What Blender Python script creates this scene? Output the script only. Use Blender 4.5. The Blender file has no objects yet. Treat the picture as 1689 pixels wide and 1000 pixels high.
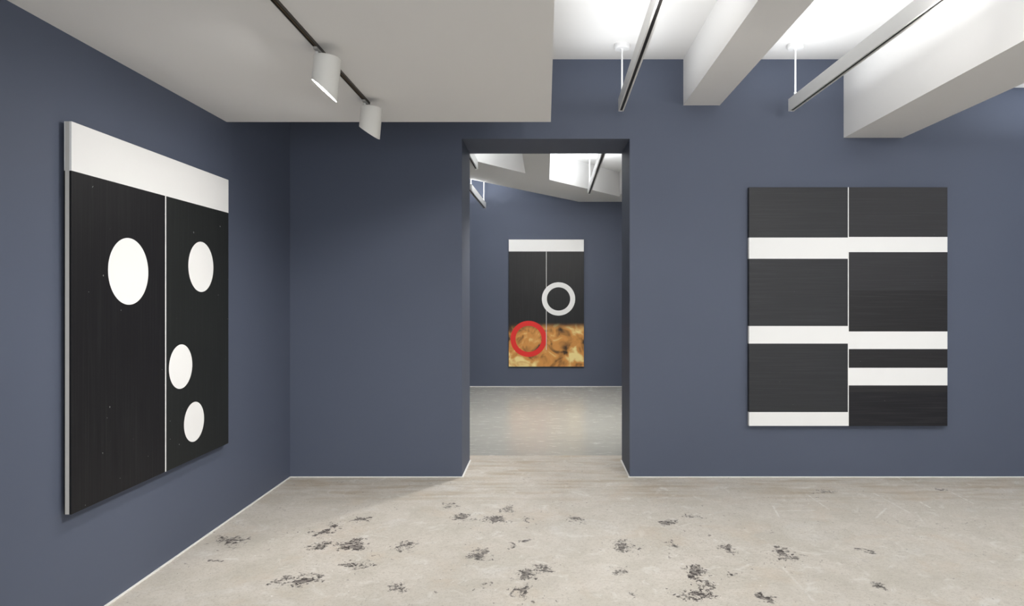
import bpy, bmesh, math, random
from mathutils import Vector, Matrix
random.seed(4)
S = bpy.context.scene
COL = S.collection
PI = math.pi

# ------------------------------------------------------------------ helpers
def obj(name, bm, mats, parent=None, smooth=False, bevel=0.0):
    me = bpy.data.meshes.new(name)
    bmesh.ops.recalc_face_normals(bm, faces=bm.faces)
    bm.to_mesh(me); bm.free()
    if not isinstance(mats, (list, tuple)): mats = [mats]
    for m in mats: me.materials.append(m)
    if smooth:
        for p in me.polygons: p.use_smooth = True
    o = bpy.data.objects.new(name, me); COL.objects.link(o)
    if parent is not None: o.parent = parent
    if bevel:
        b = o.modifiers.new('bevel', 'BEVEL'); b.width = bevel; b.segments = 2; b.limit_method = 'ANGLE'
    return o

def box(bm, x0, x1, y0, y1, z0, z1):
    r = bmesh.ops.create_cube(bm, size=1)
    for v in r['verts']:
        v.co = Vector((x0 + (v.co.x+.5)*(x1-x0), y0 + (v.co.y+.5)*(y1-y0), z0 + (v.co.z+.5)*(z1-z0)))
    return r['verts']

def prism(bm, pts, z0, z1):
    a = [bm.verts.new((x, y, z0)) for x, y in pts]
    b = [bm.verts.new((x, y, z1)) for x, y in pts]
    bm.faces.new(a[::-1]); bm.faces.new(b)
    n = len(pts)
    for i in range(n):
        bm.faces.new((a[i], a[(i+1) % n], b[(i+1) % n], b[i]))

def lathe(bm, prof, seg=32, M=None):
    rings = []
    vs_all = []
    for r, z in prof:
        if r < 1e-6:
            ring = [bm.verts.new((0, 0, z))]
        else:
            ring = [bm.verts.new((r*math.cos(2*PI*k/seg), r*math.sin(2*PI*k/seg), z)) for k in range(seg)]
        rings.append(ring); vs_all += ring
    for a, b in zip(rings, rings[1:]):
        for k in range(seg):
            q = (k+1) % seg
            if len(a) == 1 and len(b) == 1: continue
            if len(a) == 1: bm.faces.new((a[0], b[k], b[q]))
            elif len(b) == 1: bm.faces.new((a[k], a[q], b[0]))
            else: bm.faces.new((a[k], a[q], b[q], b[k]))
    if M is not None:
        for v in vs_all: v.co = M @ v.co
    return vs_all

def tube(bm, p, q, r, seg=16):
    p, q = Vector(p), Vector(q); d = q-p
    M = Matrix.Translation(p) @ d.to_track_quat('Z', 'Y').to_matrix().to_4x4()
    L = d.length
    lathe(bm, [(0, 0), (r, 0), (r, L), (0, L)], seg, M)

def thing(name, loc, label, cat, group=None):
    o = bpy.data.objects.new(name, None); COL.objects.link(o)
    o.location = loc; o.empty_display_size = .1
    o['label'] = label; o['category'] = cat
    if group: o['group'] = group
    return o

def struct(name, bm, m, label=None, **k):
    o = obj(name, bm, m, **k); o['kind'] = 'structure'
    if label: o['label'] = label
    return o

# ------------------------------------------------------------------ shader helpers
class N:
    def __init__(s, name):
        s.m = bpy.data.materials.new(name); s.m.use_nodes = True
        s.t = s.m.node_tree; s.b = s.t.nodes['Principled BSDF']
        s._oc = None
    def new(s, typ, **k):
        n = s.t.nodes.new(typ)
        for a, v in k.items(): setattr(n, a, v)
        return n
    def put(s, sock, v):
        if isinstance(v, bpy.types.NodeSocket): s.t.links.new(v, sock)
        elif v is not None:
            if isinstance(v, (tuple, list)) and len(v) == 3 and sock.type == 'RGBA': v = (*v, 1)
            sock.default_value = v
    def math(s, op, a, b=None, c=None, clamp=False):
        n = s.new('ShaderNodeMath', operation=op); n.use_clamp = clamp
        for i, v in enumerate((a, b, c)):
            if v is not None: s.put(n.inputs[i], v)
        return n.outputs[0]
    def vec(s, op, a, b=None, c=None, out=0):
        n = s.new('ShaderNodeVectorMath', operation=op)
        for i, v in enumerate((a, b, c)):
            if v is not None: s.put(n.inputs[i], v)
        return n.outputs[out]
    def coord(s, kind='Object'):
        return s.new('ShaderNodeTexCoord').outputs[kind]
    def pos(s):
        return s.new('ShaderNodeNewGeometry').outputs['Position']
    def sep(s, v):
        n = s.new('ShaderNodeSeparateXYZ'); s.put(n.inputs[0], v); return n.outputs
    def comb(s, x, y, z):
        n = s.new('ShaderNodeCombineXYZ')
        for i, v in enumerate((x, y, z)): s.put(n.inputs[i], v)
        return n.outputs[0]
    def noise(s, v, scale, detail=3, rough=.5, dist=0, out='Fac'):
        n = s.new('ShaderNodeTexNoise')
        s.put(n.inputs['Vector'], v); n.inputs['Scale'].default_value = scale
        n.inputs['Detail'].default_value = detail; n.inputs['Roughness'].default_value = rough
        n.inputs['Distortion'].default_value = dist
        return n.outputs[out]
    def ramp(s, v, a, b, lo=0., hi=1.):
        n = s.new('ShaderNodeMapRange'); n.interpolation_type = 'SMOOTHSTEP'
        s.put(n.inputs[0], v)
        for i, q in enumerate((a, b, lo, hi)): n.inputs[i+1].default_value = q
        return n.outputs[0]
    def mix(s, f, a, b, mode='MIX'):
        n = s.new('ShaderNodeMix', data_type='RGBA', blend_type=mode)
        s.put(n.inputs[0], f); s.put(n.inputs[6], a); s.put(n.inputs[7], b)
        return n.outputs[2]
    def between(s, v, a, b):
        return s.math('MULTIPLY', s.math('GREATER_THAN', v, a), s.math('LESS_THAN', v, b))
    def AND(s, a, b): return s.math('MULTIPLY', a, b)
    def OR(s, *a):
        r = a[0]
        for x in a[1:]: r = s.math('MAXIMUM', r, x)
        return r
    def bump(s, h, strength=.2, dist=.002):
        n = s.new('ShaderNodeBump'); n.inputs['Strength'].default_value = strength
        n.inputs['Distance'].default_value = dist; s.put(n.inputs['Height'], h)
        s.t.links.new(n.outputs[0], s.b.inputs['Normal'])
    def set(s, col=None, rough=None, metal=None, spec=None):
        if col is not None: s.put(s.b.inputs['Base Color'], col)
        if rough is not None: s.put(s.b.inputs['Roughness'], rough)
        if metal is not None: s.put(s.b.inputs['Metallic'], metal)
        if spec is not None: s.put(s.b.inputs['Specular IOR Level'], spec)
        return s.m

def paint(name, col, var=.03, rough=.6, spec=.3, grain=.12):
    n = N(name); P = n.pos()
    f = n.noise(P, 1.3, 3)
    c2 = tuple(min(1, c*(1+var*2)) for c in col); c1 = tuple(c*(1-var*2) for c in col)
    n.set(n.mix(f, c1, c2), rough, 0, spec)
    n.bump(n.noise(P, 260, 2), grain, .001)
    return n.m

WALL = paint('slate_blue_wall_paint', (.089, .105, .149), .02, .6, .3)
WHITE = paint('white_ceiling_paint', (.85, .842, .83), .005, .7, .2, .05)
TRACKW = paint('white_track_enamel', (.72, .72, .71), .005, .4, .4, 0)
LAMPW = paint('lamp_head_enamel', (.82, .81, .77), .01, .42, .4, 0)
SLOT = paint('black_track_slot', (.012, .011, .011), .05, .5, .3, 0)
BRONZE = paint('dark_bronze_track', (.045, .038, .03), .05, .45, .4, 0)
GREYM = paint('grey_adapter', (.42, .41, .39), .02, .4, .5, 0)
CORD = paint('white_cable', (.8, .8, .8), .01, .5, .3, 0)
FILL = paint('pale_caulk', (.82, .81, .78), .02, .8, .2)
WOOD = paint('stretcher_wood', (.16, .115, .075), .08, .7, .2)

def emitter(name, col, st):
    n = N(name); n.set((.8, .8, .8), .5)
    n.b.inputs['Emission Color'].default_value = (*col, 1)
    n.b.inputs['Emission Strength'].default_value = st
    return n.m

# ------------------------------------------------------------------ room measures
XL = -2.278           # left wall
YB, YR = 6.16, 6.795  # gallery side and far side of the dividing wall
YF = 12.5             # far wall of the second room
ZC = 3.725            # bay ceiling
DX0, DX1, DZ = -.746, .749, 3.017
XR = 6.6; YN = -3.2
CAMZ, F, VX, VY = 1.59, 1140., 900., 493.

# ------------------------------------------------------------------ floors
def front_floor_mat():
    n = N('worn_concrete'); P = n.pos()
    big = n.noise(P, .7, 4, .55); mid = n.noise(P, 3.2, 5, .6, .4); fine = n.noise(P, 40, 5, .7)
    c = n.mix(big, (.57, .525, .46), (.66, .62, .56))
    c = n.mix(n.ramp(mid, .35, .7), c, (.545, .51, .445))
    c = n.mix(n.ramp(n.noise(P, 1.7, 4, .6, .8), .55, .75, 0, .55), c, (.67, .655, .625))
    xyz = n.sep(P)
    # ochre rubbing in front of the doorway wall, greyer ground by the left wall
    st = n.noise(n.vec('MULTIPLY', P, (1.1, 7., 1.)), 1.6, 5, .65)
    nearw = n.ramp(xyz[1], 5.2, 5.75)
    c = n.mix(n.AND(nearw, n.ramp(st, .42, .70, 0, .8)), c, (.43, .345, .235))
    c = n.mix(n.math('MULTIPLY', n.ramp(fine, .46, .74), .5), c, (.40, .365, .31))
    c = n.mix(n.math('MULTIPLY', n.ramp(n.noise(P, 95, 2), .58, .70), .5), c, (.30, .27, .225))
    c = n.mix(n.math('MULTIPLY', n.ramp(n.noise(P, 11, 5, .7, .6), .5, .68), .30), c, (.44, .405, .35))
    c = n.mix(n.math('MULTIPLY', n.ramp(n.noise(n.vec('ADD', P, (4, 9, 2)), 7, 5, .7, .8), .54, .70), .5), c, (.74, .725, .68))
    c = n.mix(n.math('MULTIPLY', n.ramp(n.noise(n.vec('ADD', P, (14, 1, 5)), 2.2, 4, .65, .5), .52, .68), .28), c, (.56, .46, .35))
    # worn patches
    blobs = [(541.7,875,15,10,1),(514,879.5,7,4,.8),(600,855,18,6,.9),(531,900,24,11,.75),(580,900,28,10,.95),(377,894,34,11,.8),
        (500,957,24,12,1),(463,958,24,9,.7),(592,932,34,10,.8),(669.5,901.6,18,9,.75),(660,969,24,9,.7),(361,923,18,5,.65),
        (758.5,853,15,7,1),(840,839,11,6,.9),(818.5,857,18,7,1),(868,855.5,12,5,.9),(792,918,26,12,.9),(868,946,21,11,.85),
        (900,940,25,10,.75),(863,974,18,14,.9),(840,901.6,8,7,.9),(872,892,20,5,.75),(1029.4,900,18,11,.95),(949,857,24,10,.65),
        (1103,861.6,18,8,.8),(1018.6,943,26,10,.7),(1111,898.5,12,10,.75),(1149.5,948,18,13,1),(1148,979,42,15,.85),(1143,851,30,5,.7),
        (1199,905,20,10,.75),(1048,983,10,6,.8),(801.6,965,18,7,.6),(1296,915,26,10,.9),(1429.7,910.6,11,4,.9),(1448,964,13,12,.9),
        (1262,990.5,15,10,1),(1211.5,947.5,15,6,.75),(1554,809,9,4,.8),(1354,811,44,5,.55),(1173,967.5,12,12,.85),(742,835,24,4,.65),(784,860,60,5,.45)]
    warp = n.vec('MULTIPLY_ADD', n.noise(P, 7, 4, .65, 0, 'Color'), (.3, .34, 0), (-.15, -.17, 0))
    Q = n.vec('ADD', P, warp)
    fld = None
    for px, py, rx, ry, s in blobs:
        D = F*CAMZ/(py-VY); x = (px-VX)*D/F
        sx = F/D/(rx*1.25); sy = F*CAMZ/D/D/(ry*1.25)
        L = n.vec('LENGTH', n.vec('MULTIPLY_ADD', Q, (sx, sy, 0), (-x*sx, -D*sy, 0)), out=1)
        L = n.math('ADD', L, 1-s)
        fld = L if fld is None else n.math('SMOOTH_MIN', fld, L, .15)
    blob = n.math('SUBTRACT', 1.0, fld, clamp=True)
    det = n.noise(n.vec('MULTIPLY', P, (1, .6, 1)), 20, 5, .6, 1.5)
    det2 = n.noise(P, 60, 3, .6, .8)
    dd = n.math('ADD', n.math('MULTIPLY', det, .6), n.math('MULTIPLY', det2, .4))
    v = n.math('MULTIPLY_ADD', blob, .22, dd)
    halo = n.math('MULTIPLY', n.ramp(v, .50, .62), n.ramp(blob, .02, .3))
    c = n.mix(n.math('MULTIPLY', halo, .45), c, (.33, .31, .27))
    dark = n.AND(n.ramp(v, .588, .608), n.ramp(blob, .02, .12))
    chip = n.ramp(n.noise(P, 30, 3, .6), .48, .56)
    dcol = n.mix(n.noise(P, 22, 3), (.016, .013, .013), (.15, .13, .12))
    c = n.mix(n.math('MULTIPLY', dark, n.math('MULTIPLY_ADD', chip, .4, .6)), c, dcol)
    # scattered small specks, dark and pale
    sp = n.AND(n.ramp(n.noise(n.vec('MULTIPLY', P, (1, .6, 1)), 36, 4, .62, .6), .645, .67), n.ramp(n.noise(P, 2.6, 3), .42, .62))
    c = n.mix(n.math('MULTIPLY', sp, .7), c, (.12, .10, .09))
    ps = n.ramp(n.noise(n.vec('ADD', P, (7, 3, 1)), 38, 2, .5), .725, .75)
    c = n.mix(n.math('MULTIPLY', ps, .8), c, (.82, .81, .78))
    # pale scratches by the right-hand painting
    scr = [(1275,835,1285,853,.9),(1330,815,1368,841,.8),(1285,843,1345,842,.7),(1440,813,1500,846,.7),(1445,855,1462,838,.8),
           (1517,828,1535,838,1),(1565,810,1606,831,.8),(1475,785,1490,793,.8),(1608,838,1672,838,.6),(1290,935,1345,995,.5),
           (960,803,1090,800,.7),(1240,800,1330,806,.5),(1510,845,1525,865,.5)]
    tot = None
    for a, b, c_, d, s in scr:
        def w(px, py):
            D = F*CAMZ/(py-VY); return Vector(((px-VX)*D/F, D, 0))
        p, q = w(a, b), w(c_, d); mid_ = (p+q)/2; L = (q-p).length/2; u = (q-p).normalized()
        pu = n.math('ABSOLUTE', n.vec('DOT_PRODUCT', n.vec('SUBTRACT', P, tuple(mid_)), tuple(u), out=1))
        pv = n.math('ABSOLUTE', n.vec('DOT_PRODUCT', n.vec('SUBTRACT', P, tuple(mid_)), (-u.y, u.x, 0), out=1))
        k = n.math('MULTIPLY', n.math('LESS_THAN', pu, L), n.ramp(pv, .004, .011, s, 0))
        tot = k if tot is None else n.math('MAXIMUM', tot, k)
    c = n.mix(n.math('MULTIPLY', tot, n.ramp(n.noise(P, 24, 3), .35, .6, .15, .7)), c, (.78, .77, .73))
    r = n.math('ADD', n.math('MULTIPLY', fine, .16), .40)
    n.set(c, r, 0, .35)
    n.bump(n.math('SUBTRACT', fine, n.math('MULTIPLY', dark, 1.2)), .25, .003)
    return n.m

def far_floor_mat():
    n = N('grey_polished_concrete'); P = n.pos()
    Q = n.vec('MULTIPLY', P, (.6, 3.2, 1))
    a = n.noise(Q, 1.6, 5, .65, .5); b = n.noise(Q, 7, 4, .7)
    c = n.mix(a, (.40, .395, .35), (.56, .55, .495))
    c = n.mix(n.math('MULTIPLY', b, .4), c, (.58, .57, .52))
    sp = n.ramp(n.noise(P, 26, 2), .70, .76)
    c = n.mix(n.math('MULTIPLY', sp, .35), c, (.7, .7, .66))
    n.set(c, n.math('ADD', n.math('MULTIPLY', b, .12), .20), 0, .6)
    n.bump(b, .05, .002)
    return n.m

bm = bmesh.new(); box(bm, XL-.2, XR+.2, YN-.2, 7.01, -.1, 0); struct('floor', bm, front_floor_mat(), 'worn beige concrete floor with dark pitted patches in the near room')
bm = bmesh.new(); box(bm, XL-.2, XR+.2, 7.01, YF+.2, -.1, -.001); struct('floor', bm, far_floor_mat(), 'smooth grey polished concrete floor of the room beyond the doorway')

# ------------------------------------------------------------------ walls
bm = bmesh.new(); box(bm, XL-.2, XL, YN-.2, YR, 0, 4.0); struct('wall_left', bm, WALL)
bm = bmesh.new()
gx = [XL, DX0, DX1, XR]; gz = [0, DZ, 4.0]
def quad(bm, *p): bm.faces.new([bm.verts.new(q) for q in p])
for yy in (YB, YR):
    for i in range(3):
        for j in range(2):
            if (i, j) == (1, 0): continue
            quad(bm, (gx[i], yy, gz[j]), (gx[i+1], yy, gz[j]), (gx[i+1], yy, gz[j+1]), (gx[i], yy, gz[j+1]))
quad(bm, (DX0, YB, 0), (DX0, YR, 0), (DX0, YR, DZ), (DX0, YB, DZ)); quad(bm, (DX1, YB, 0), (DX1, YR, 0), (DX1, YR, DZ), (DX1, YB, DZ))
quad(bm, (DX0, YB, DZ), (DX0, YR, DZ), (DX1, YR, DZ), (DX1, YB, DZ))
for x0, x1 in ((XL, DX0), (DX0, DX1), (DX1, XR)): quad(bm, (x0, YB, 4.0), (x0, YR, 4.0), (x1, YR, 4.0), (x1, YB, 4.0))
for x0 in (XL, XR):
    for j in range(2): quad(bm, (x0, YB, gz[j]), (x0, YR, gz[j]), (x0, YR, gz[j+1]), (x0, YB, gz[j+1]))
for x0, x1 in ((XL, DX0), (DX1, XR)): quad(bm, (x0, YB, 0), (x0, YR, 0), (x1, YR, 0), (x1, YB, 0))
bmesh.ops.remove_doubles(bm, verts=bm.verts, dist=1e-5)
struct('wall_back', bm, WALL)
bm = bmesh.new(); box(bm, XR, XR+.2, YN-.2, YF+.2, 0, 4.0); struct('wall_right', bm, WALL)
# near wall behind the camera, with an assumed opening that lets in the added fill light
bm = bmesh.new()
box(bm, XL, -1.6, YN-.2, YN, 0, 4.0); box(bm, 5.4, XR, YN-.2, YN, 0, 4.0)
box(bm, -1.6, 5.4, YN-.2, YN, 0, .35); box(bm, -1.6, 5.4, YN-.2, YN, 2.75, 4.0)
struct('wall_front', bm, WHITE)
bm = bmesh.new(); box(bm, XL, XR, YF, YF+.2, 0, 4.0); struct('wall_far', bm, WALL)
bm = bmesh.new(); box(bm, XL-.2, XL, YR, YF+.2, 0, 4.0); struct('wall_left', bm, WALL)

# ------------------------------------------------------------------ ceilings and beams
bm = bmesh.new(); box(bm, XL, XR, YN, YB, ZC, 4.0); struct('ceiling', bm, WHITE, 'bright white ceiling of the near room between the beams')
bm = bmesh.new(); box(bm, XL, .037, YN, 4.936, 2.853, ZC); struct('ceiling_soffit', bm, WHITE, 'large dropped white ceiling over the left half of the near room')
bm = bmesh.new(); box(bm, 1.227, 1.551, YN, YB, 3.314, ZC); struct('ceiling_beam', bm, WHITE, 'narrow white ceiling beam above the right of the doorway')
bm = bmesh.new(); box(bm, 2.656, 3.182, YN, YB, 3.025, ZC); struct('ceiling_beam', bm, WHITE, 'wide deep white ceiling beam above the striped painting')
bm = bmesh.new(); box(bm, 3.182, XR, YN, YB-.03, 3.463, ZC); struct('ceiling_soffit', bm, WHITE, 'lower white ceiling beyond the wide beam at the far right')
# second room
bm = bmesh.new(); box(bm, XL, XR, YR, YF, 3.754, 4.0); struct('ceiling', bm, WHITE, 'high white ceiling in the room beyond the doorway')
dg = lambda x: 12.5 + (x-.6)*1.385
e1 = lambda x: 9.66 + (x+.282)*1.41
e2 = lambda x: 10.18 + (x-.055)*1.382
bm = bmesh.new(); Z0, Z1 = 3.344, 3.754
prism(bm, [(XL, YR), (-.9, YR), (-.9, dg(-.9)), (XL, dg(XL))], Z0, Z1)
prism(bm, [(-.9, YR), (-.282, YR), (-.282, 7.25), (-.9, 7.25)], Z0, Z1)
prism(bm, [(-.9, e1(-.9)), (-.282, e1(-.282)), (-.282, dg(-.282)), (-.9, dg(-.9))], Z0, Z1)
prism(bm, [(-.282, YR), (.055, YR), (.055, dg(.055)), (-.282, dg(-.282))], Z0, Z1)
prism(bm, [(.055, YR), (1.262, YR), (1.262, 7.25), (.055, 7.25)], Z0, Z1)
prism(bm, [(.055, e2(.055)), (1.262, e2(1.262)), (1.262, YF), (.6, YF), (.055, dg(.055))], Z0, Z1)
prism(bm, [(1.262, YR), (XR, YR), (XR, YF), (1.262, YF)], Z0, Z1)
bmesh.ops.remove_doubles(bm, verts=bm.verts, dist=1e-5)
struct('ceiling_soffit', bm, WHITE, 'dropped ceiling with two slanted openings in the room beyond the doorway')

# pale caulk line where the walls meet the floor
bm = bmesh.new(); box(bm, XL, XL+.012, YN, YB, 0, .006); struct('baseboard_left', bm, FILL)
bm = bmesh.new(); box(bm, XL+.012, DX0, YB-.014, YB, 0, .006)
box(bm, DX0, DX0+.014, YB-.014, YR, 0, .006); box(bm, DX1-.014, DX1, YB-.014, YR, 0, .006)
box(bm, DX1, XR, YB-.014, YB, 0, .006)
struct('baseboard_back', bm, FILL)
bm = bmesh.new(); box(bm, XL, XR, YF-.02, YF, 0, .008); struct('baseboard_far', bm, FILL)

# ------------------------------------------------------------------ paintings (plain generic canvases of the same size and colours)
INK = (.0115, .0115, .0125); PALE = (.84, .84, .83)

def weave(n, P, c, ink, horiz=True, lvl=.5):
    """printed ink with faint streaks and fine dust"""
    Q = n.vec('MULTIPLY', P, (1.2, 1.2, 55) if horiz else (55, 55, 1.2))
    s = n.noise(Q, 1.4, 4, .6)
    blot = n.noise(P, 2.2, 3, .6)
    k = n.math('MULTIPLY', n.ramp(s, .4, .75), lvl)
    return n.mix(n.math('MULTIPLY', k, blot), c, ink)

def stripes_mat():
    n = N('striped_canvas'); P = n.coord(); x, y, z = n.sep(P)
    # z measured up from the lower edge, x from the centre
    zz = lambda py: (703-py)/186.6
    L = n.math('LESS_THAN', x, 0); R = n.math('GREATER_THAN', x, 0)
    left = n.OR(n.between(z, zz(427), zz(392)), n.between(z, zz(567), zz(538)), n.between(z, -.01, zz(680)))
    right = n.OR(n.between(z, zz(416), zz(391)), n.between(z, zz(576), zz(547)), n.between(z, zz(636), zz(607)))
    seam = n.between(x, -.004, .004)
    m = n.OR(n.AND(L, left), n.AND(R, right), seam)
    tone = n.mix(n.AND(L, 1.0), (.018, .0175, .019), (.025, .026, .029))
    tone = n.mix(n.AND(R, n.math('LESS_THAN', z, .30)), tone, (.011, .0105, .0135))
    tone = n.mix(n.AND(R, n.math('GREATER_THAN', z, 1.2)), tone, (.027, .027, .030))
    blk = weave(n, P, tone, (.055, .056, .06), True, .5)
    dust = n.ramp(n.noise(P, 60, 2, .5), .76, .79)
    blk = n.mix(n.math('MULTIPLY', dust, .3), blk, (.5, .5, .5))
    n.set(n.mix(m, blk, PALE), n.mix(m, (.48,)*3, (.6,)*3), 0, .3)
    n.bump(n.noise(P, 900, 1), .08, .0005)
    return n.m

def discs_mat():
    n = N('disc_canvas'); P = n.coord(); x, y, z = n.sep(P)
    H = 1.848
    m = n.math('GREATER_THAN', z, H-.232)
    for cy, cz, r in ((-.355, 1.16, .178), (.419, 1.22, .162), (.17, .60, .135), (.33, .235, .125)):
        d = n.vec('LENGTH', n.vec('SUBTRACT', n.comb(0, y, z), (0, cy, cz)), out=1)
        m = n.OR(m, n.math('LESS_THAN', d, r))
    seam = n.between(y, -.0055, .0055)
    side = n.AND(n.math('LESS_THAN', y, -.8005), n.between(x, .022, .042))
    m = n.OR(m, seam)
    tone = n.mix(n.math('GREATER_THAN', y, 0), (.0075, .007, .0085), (.0125, .014, .0135))
    blk = weave(n, P, tone, (.03, .032, .031), False, .6)
    dust = n.ramp(n.noise(P, 36, 2, .5), .755, .77)
    blk = n.mix(n.math('MULTIPLY', dust, .6), blk, (.5, .5, .48))
    c = n.mix(m, blk, PALE); c = n.mix(side, c, (.55, .54, .51))
    n.set(c, .55, 0, .25)
    n.bump(n.noise(P, 900, 1), .08, .0005)
    return n.m

def rings_mat():
    n = N('ring_canvas'); P = n.coord(); x, y, z = n.sep(P)
    H, W = 2.29, 1.354
    blk = weave(n, P, (.012, .0125, .0135), (.035, .036, .038), False, .5)
    # warm mottled field along the lower edge
    cl = n.noise(n.comb(n.math('MULTIPLY', x, 2.6), .3, n.math('MULTIPLY', z, 2.6)), 1.5, 3, .5, .6)
    warm = n.mix(n.ramp(cl, .30, .50), (.05, .03, .015), (.62, .28, .07))
    warm = n.mix(n.ramp(cl, .50, .66), warm, (.85, .70, .30))
    c = n.mix(n.ramp(z, .66, .80, 1, 0), blk, warm)
    def ring(cx, cz, r0, r1):
        d = n.vec('LENGTH', n.vec('SUBTRACT', n.comb(x, 0, z), (cx, 0, cz)), out=1)
        return n.between(d, r0, r1)
    c = n.mix(ring(-.32, .50, .235, .325), c, (.72, .03, .025))
    c = n.mix(ring(.22, 1.22, .21, .30), c, PALE)
    seam = n.AND(n.between(x, -.005, .006), n.math('GREATER_THAN', z, .3))
    c = n.mix(n.math('MULTIPLY', seam, .7), c, PALE)
    c = n.mix(n.math('GREATER_THAN', z, H-.215), c, PALE)
    n.set(c, .5, 0, .3)
    return n.m

def canvas(parent, w, h, depth, mat, axis, gap=.008):
    """axis 'x': hangs on a wall facing -y; axis 'y': hangs on a wall facing +x. The root sits on the wall plane at the lower edge."""
    f = bmesh.new(); c = bmesh.new(); i = .028; e = .045
    def B(bm, u0, u1, d0, d1, z0, z1):      # d measured out of the wall
        if axis == 'x': box(bm, u0, u1, -d1, -d0, z0, z1)
        else: box(bm, d0, d1, u0, u1, z0, z1)
    B(c, -w/2, w/2, gap, gap+depth, 0, h)
    for (u0, u1, z0, z1) in ((-w/2+i, -w/2+i+e, i, h-i), (w/2-i-e, w/2-i, i, h-i), (-w/2+i+e, w/2-i-e, i, i+e), (-w/2+i+e, w/2-i-e, h-i-e, h-i)):
        B(f, u0, u1, 0, gap, z0, z1)
    o = obj('canvas', c, mat, parent, bevel=.002)
    s = obj('stretcher_frame', f, WOOD, parent)
    return o

t = thing('painting', (XL, 4.047, .576), 'black canvas with white top band and white discs, hung on the left wall', 'painting')
canvas(t, 1.606, 1.848, .036, discs_mat(), 'y', .017)
t = thing('painting', (2.6755, YB, .4646), 'nearly square black canvas crossed by white horizontal stripes, right of the doorway', 'painting')
canvas(t, 1.755, 2.112, .042, stripes_mat(), 'x', .008)
t = thing('painting', (.012, YF, .367), 'tall narrow canvas with white top band and orange lower part, seen through the doorway', 'painting')
canvas(t, 1.354, 2.29, .04, rings_mat(), 'x', .01)

# ------------------------------------------------------------------ suspended lighting tracks
UP = emitter('uplight_diffuser', (1, .985, .96), 2.0)
def hung_track(xa, ya, xb, yb, label, rods, ztop, group=None, z0=3.19, h=.104, w=.046):
    """profile from far end (xa,ya) to (xb,yb)"""
    root = thing('suspended_track_light', (xa, ya, z0), label, 'track light', group)
    d = Vector((xb-xa, yb-ya, 0)); L = d.length; ang = math.atan2(-d.x, d.y)   # local +y runs along the track
    R = Matrix.Rotation(ang, 4, 'Z')
    def ob(name, bm, m, par=root, bev=0):
        bmesh.ops.transform(bm, matrix=R, verts=bm.verts); return obj(name, bm, m, par, bevel=bev)
    y0, y1 = (0, L)
    bm = bmesh.new(); box(bm, -w/2, -.011, y0, y1, 0, h); box(bm, .011, w/2, y0, y1, 0, h)
    box(bm, -.011, .011, y0, y1, .014, h); box(bm, -.011, .011, y0, y0+.004, 0, .014)
    ob('track_profile', bm, TRACKW)
    bm = bmesh.new(); box(bm, -.0105, .0105, y0+.004, y1, .006, .0139); ob('track_slot', bm, SLOT)
    bm = bmesh.new(); box(bm, -.015, .015, y0+.3, y1-.1, h, h+.004); ob('uplight_strip', bm, UP)
    for s in rods:
        y = s
        bm = bmesh.new(); tube(bm, (0, y, h), (0, y, h+.03), .011); tube(bm, (0, y, h+.03), (0, y, h+.045), .007); r = ob('cable_fitting', bm, CORD)
        bm = bmesh.new(); tube(bm, (0, y, h+.045), (0, y, ztop-z0-.035), .0075); ob('hanging_rod', bm, CORD)
        bm = bmesh.new()
        M = Matrix.Translation((0, y, ztop-z0-.04))
        lathe(bm, [(0, -.012), (.012, -.012), (.014, 0), (.058, 0), (.064, .006), (.066, .014), (.066, .04), (0, .04)], 40, M)
        ob('ceiling_canopy', bm, CORD)
    return root

G = 'suspended lighting tracks'
hung_track(.642, 5.9, .57, -1.0, 'long white suspended lighting track hanging left of the narrow beam', [.1, 3.6], ZC, G)
hung_track(2.094, 5.9, 2.20, -1.0, 'long white suspended lighting track hanging between the two ceiling beams', [.1, 3.6], ZC, G)
hung_track(.665, 10.57, .635, 7.3, 'white suspended track crossing the large ceiling opening beyond the doorway', [.12, 2.9], 3.754, G)
hung_track(-.86, 8.54, -.87, 7.3, 'white suspended track at top left of the doorway view', [.9], 3.754, G)
hung_track(-1.078, 12.24, -1.12, 10.22, 'short white suspended track against the far wall, lowest in the doorway view', [.15, 1.92], 3.754, G)

# ------------------------------------------------------------------ surface track with two lamp heads
ZS = 2.853
t = thing('ceiling_track', (-1.14, 4.44, ZS), 'thin dark track fixed along the dropped ceiling', 'track')
bm = bmesh.new()
box(bm, -.012, -.007, -6.5, 0, -.014, 0); box(bm, .007, .012, -6.5, 0, -.014, 0); box(bm, -.007, .007, -6.5, 0, -.005, 0); box(bm, -.007, .007, -.01, 0, -.014, -.005)
obj('track_channel', bm, BRONZE, t)
bm = bmesh.new(); box(bm, -.002, .002, -6.5, -.01, -.012, -.005); obj('conductor_strip', bm, WOOD, t)

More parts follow.
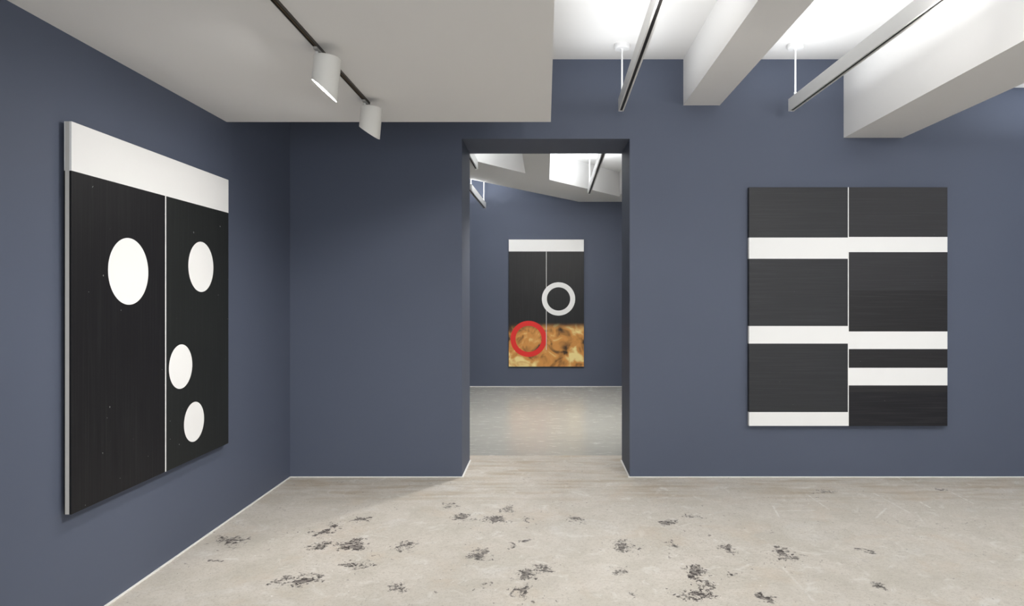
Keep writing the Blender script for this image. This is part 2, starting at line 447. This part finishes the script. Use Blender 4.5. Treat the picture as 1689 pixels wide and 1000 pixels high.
GLOW = emitter('lamp_glow', (1, .99, .97), 22)
def head(loc, yaw, label, cutz):
    x, y, cx = loc
    root = thing('spotlight', (x, y, ZS-.014), label, 'spotlight', 'cylindrical spotlights on the dark ceiling track')
    bm = bmesh.new(); box(bm, -.010, .010, -.045, .045, -.012, 0); obj('track_adapter', bm, GREYM, root, bevel=.002)
    bm = bmesh.new(); tube(bm, (-.006, 0, -.010), (0, 0, -.046), .008); box(bm, -.012, .03, -.012, .012, -.046, -.036); obj('stem', bm, LAMPW, root)
    # slanted cylinder: wall cut obliquely at the bottom
    off = cx-x; Rr = .067; seg = 64; tilt = math.radians(5.0)
    M = Matrix.Translation((off, 0, -.040)) @ Matrix.Rotation(tilt, 4, 'Y') @ Matrix.Rotation(yaw, 4, 'Z')
    bm = bmesh.new()
    zlo, zhi = cutz
    def cut(a): return (zlo+zhi)/2 - (zhi-zlo)/2*math.cos(a)
    rings = []
    for r, kind in ((0, 't'), (Rr-.004, 't'), (Rr, 't2'), (Rr, 'c'), (Rr-.004, 'c'), (Rr-.006, 'i'), (0, 'i')):
        if r == 0: rings.append([bm.verts.new(M @ Vector((0, 0, 0 if kind == 't' else -.03)))]); continue
        ring = []
        for k in range(seg):
            a = 2*PI*k/seg
            z = {'t': 0, 't2': -.004, 'c': cut(a), 'i': -.03}[kind]
            ring.append(bm.verts.new(M @ Vector((r*math.cos(a), r*math.sin(a), z))))
        rings.append(ring)
    for a, b in zip(rings, rings[1:]):
        for k in range(seg):
            q = (k+1) % seg
            if len(a) == 1: bm.faces.new((a[0], b[k], b[q]))
            elif len(b) == 1: bm.faces.new((a[k], a[q], b[0]))
            else: bm.faces.new((a[k], a[q], b[q], b[k]))
    o = obj('lamp_housing', bm, LAMPW, root, smooth=True)
    o.modifiers.new('es', 'EDGE_SPLIT').split_angle = math.radians(35)
    # recessed slanted diffuser just inside the cut
    bm = bmesh.new(); vs = []
    for k in range(seg):
        a = 2*PI*k/seg; vs.append((a, bm.verts.new(M @ Vector(((Rr-.0065)*math.cos(a), (Rr-.0065)*math.sin(a), cut(a)+.006)))))
    up = [bm.verts.new(M @ Vector(((Rr-.0065)*math.cos(a), (Rr-.0065)*math.sin(a), cut(a)+.010))) for a, v in vs]
    lo = [v for a, v in vs]
    bm.faces.new(lo); bm.faces.new(up[::-1])
    for k in range(seg): bm.faces.new((lo[k], lo[(k+1) % seg], up[(k+1) % seg], up[k]))
    obj('lens', bm, GLOW, root)
    return root
head((-1.14, 3.46, -1.092), .13, 'nearer cylindrical white spotlight with glowing slanted opening under the dropped ceiling', (-.216, -.120))
head((-1.14, 4.37, -1.10), -.30, 'farther cylindrical white spotlight near the edge of the dropped ceiling', (-.198, -.122))

# ------------------------------------------------------------------ lights
def area(name, loc, rot, sx, sy, e, col=(1, 1, 1), spread=180):
    l = bpy.data.lights.new(name, 'AREA'); l.shape = 'RECTANGLE'; l.size = sx; l.size_y = sy; l.energy = e; l.color = col
    l.spread = math.radians(spread)
    o = bpy.data.objects.new(name, l); COL.objects.link(o); o.location = loc; o.rotation_euler = rot; return o
def spot(name, loc, tgt, e, ang, blend=.6, col=(1, 1, 1), r=.04):
    l = bpy.data.lights.new(name, 'SPOT'); l.energy = e; l.spot_size = math.radians(ang); l.spot_blend = blend; l.shadow_soft_size = r; l.color = col
    o = bpy.data.objects.new(name, l); COL.objects.link(o); o.location = loc
    o.rotation_euler = (Vector(tgt)-Vector(loc)).to_track_quat('-Z', 'Y').to_euler(); return o
WW = (1, .97, .935); CW = (.96, .98, 1); NW = (.93, .965, 1)
# uplights along the two near tracks
area('uplight', (.61, 2.3, 3.31), (PI, 0, 0), .6, 7.2, 14, NW)
area('uplight', (2.12, 2.3, 3.31), (PI, 0, 0), .6, 7.2, 18, NW)
area('uplight', (4.3, 3.4, 3.0), (PI, 0, 0), .3, 4.6, 34, NW)  # unseen uplight assumed in the right bay, where no track hangs
# second room
area('uplight', (.65, 8.9, 3.305), (PI, 0, 0), .3, 3.0, 22, NW)
area('uplight', (-.865, 7.9, 3.305), (PI, 0, 0), .2, 1.1, 12, NW)
area('uplight', (-1.10, 11.2, 3.305), (PI, 0, 0), .05, 1.8, 22, CW)
# unseen fill light added behind the camera, shining through the assumed opening
area('added_fill', (1.9, YN-.1, 1.55), (PI/2, 0, 0), 7.0, 2.4, 100, CW)
# track lamps, plus unseen spots added to brighten pictures, walls, floors and jamb
for (x, y, tg, e, a) in ((.60, 2.6, (-2.27, 4.5, 1.8), 125, 85), (.60, 2.0, (-1.3, 6.16, 1.5), 60, 80), (2.12, 2.4, (2.7, 6.16, 1.5), 30, 90),
                         (.6, 1.8, (-2.27, 1.5, 1.2), 8, 90), (2.12, 2.0, (4.4, 6.16, 1.5), 50, 85), (.62, 3.6, (.5, 6.16, 3.5), 16, 110), (2.12, 3.6, (2.1, 6.16, 3.5), 14, 100), (4.9, 3.6, (4.4, 6.16, 2.9), 12, 110),
                         (.60, 3.4, (-.9, 4.6, 0), 62, 100), (.60, 2.2, (-.9, 2.6, 0), 50, 100), (2.12, 3.2, (2.6, 4.6, 0), 75, 120), (4.6, 3.0, (4.0, 4.4, 0), 50, 120), (.60, 4.4, (.5, 5.6, 0), 26, 110),
                         (.65, 8.6, (.1, 12.5, 1.4), 115, 75), (-.86, 8.2, (.6, 12.5, 1.4), 60, 75), (.65, 8.8, (.0, 9.2, 0), 220, 120),
                         (.65, 8.2, (-.74, 6.5, 1.2), 150, 48)):  # spot added to brighten the left doorway jamb
    spot('track_fill_spot', (x, y, 3.10), tg, e, a, 1, WW, .28 if tg[2] == 0 else .1)
# the two cylindrical heads, plus unseen lamps added behind them as fill
for y in (4.37, 3.46, 2.2, .9, -.6):
    spot('head_fill_spot', (-1.15, y, 2.585), (-2.27, y, 1.4), 15 if y > 3 else 6, 130, 1, WW, .05)
    spot('head_fill_spot', (-1.10, y, 2.56), (-.7, y+.1, 0), 12, 130, 1, WW, .05)  # extra spot added at each position to brighten the floor

w = bpy.data.worlds.new('world'); S.world = w; w.use_nodes = True
w.node_tree.nodes['Background'].inputs[0].default_value = (.75, .85, 1, 1); w.node_tree.nodes['Background'].inputs[1].default_value = .3

# ------------------------------------------------------------------ camera
c = bpy.data.cameras.new('camera'); co = bpy.data.objects.new('camera', c); COL.objects.link(co)
co.location = (0, 0, CAMZ); co.rotation_euler = (PI/2, 0, 0)
c.sensor_fit = 'HORIZONTAL'; c.sensor_width = 36; c.lens = 36*F/1689
c.shift_x = -(VX-844.5)/1689; c.shift_y = -(500-VY)/1689; c.clip_start = .05
S.camera = co
S.view_settings.view_transform = 'Standard'; S.view_settings.look = 'None'; S.view_settings.gamma = 1
S.view_settings.use_curve_mapping = False; S.view_settings.exposure = 0.66
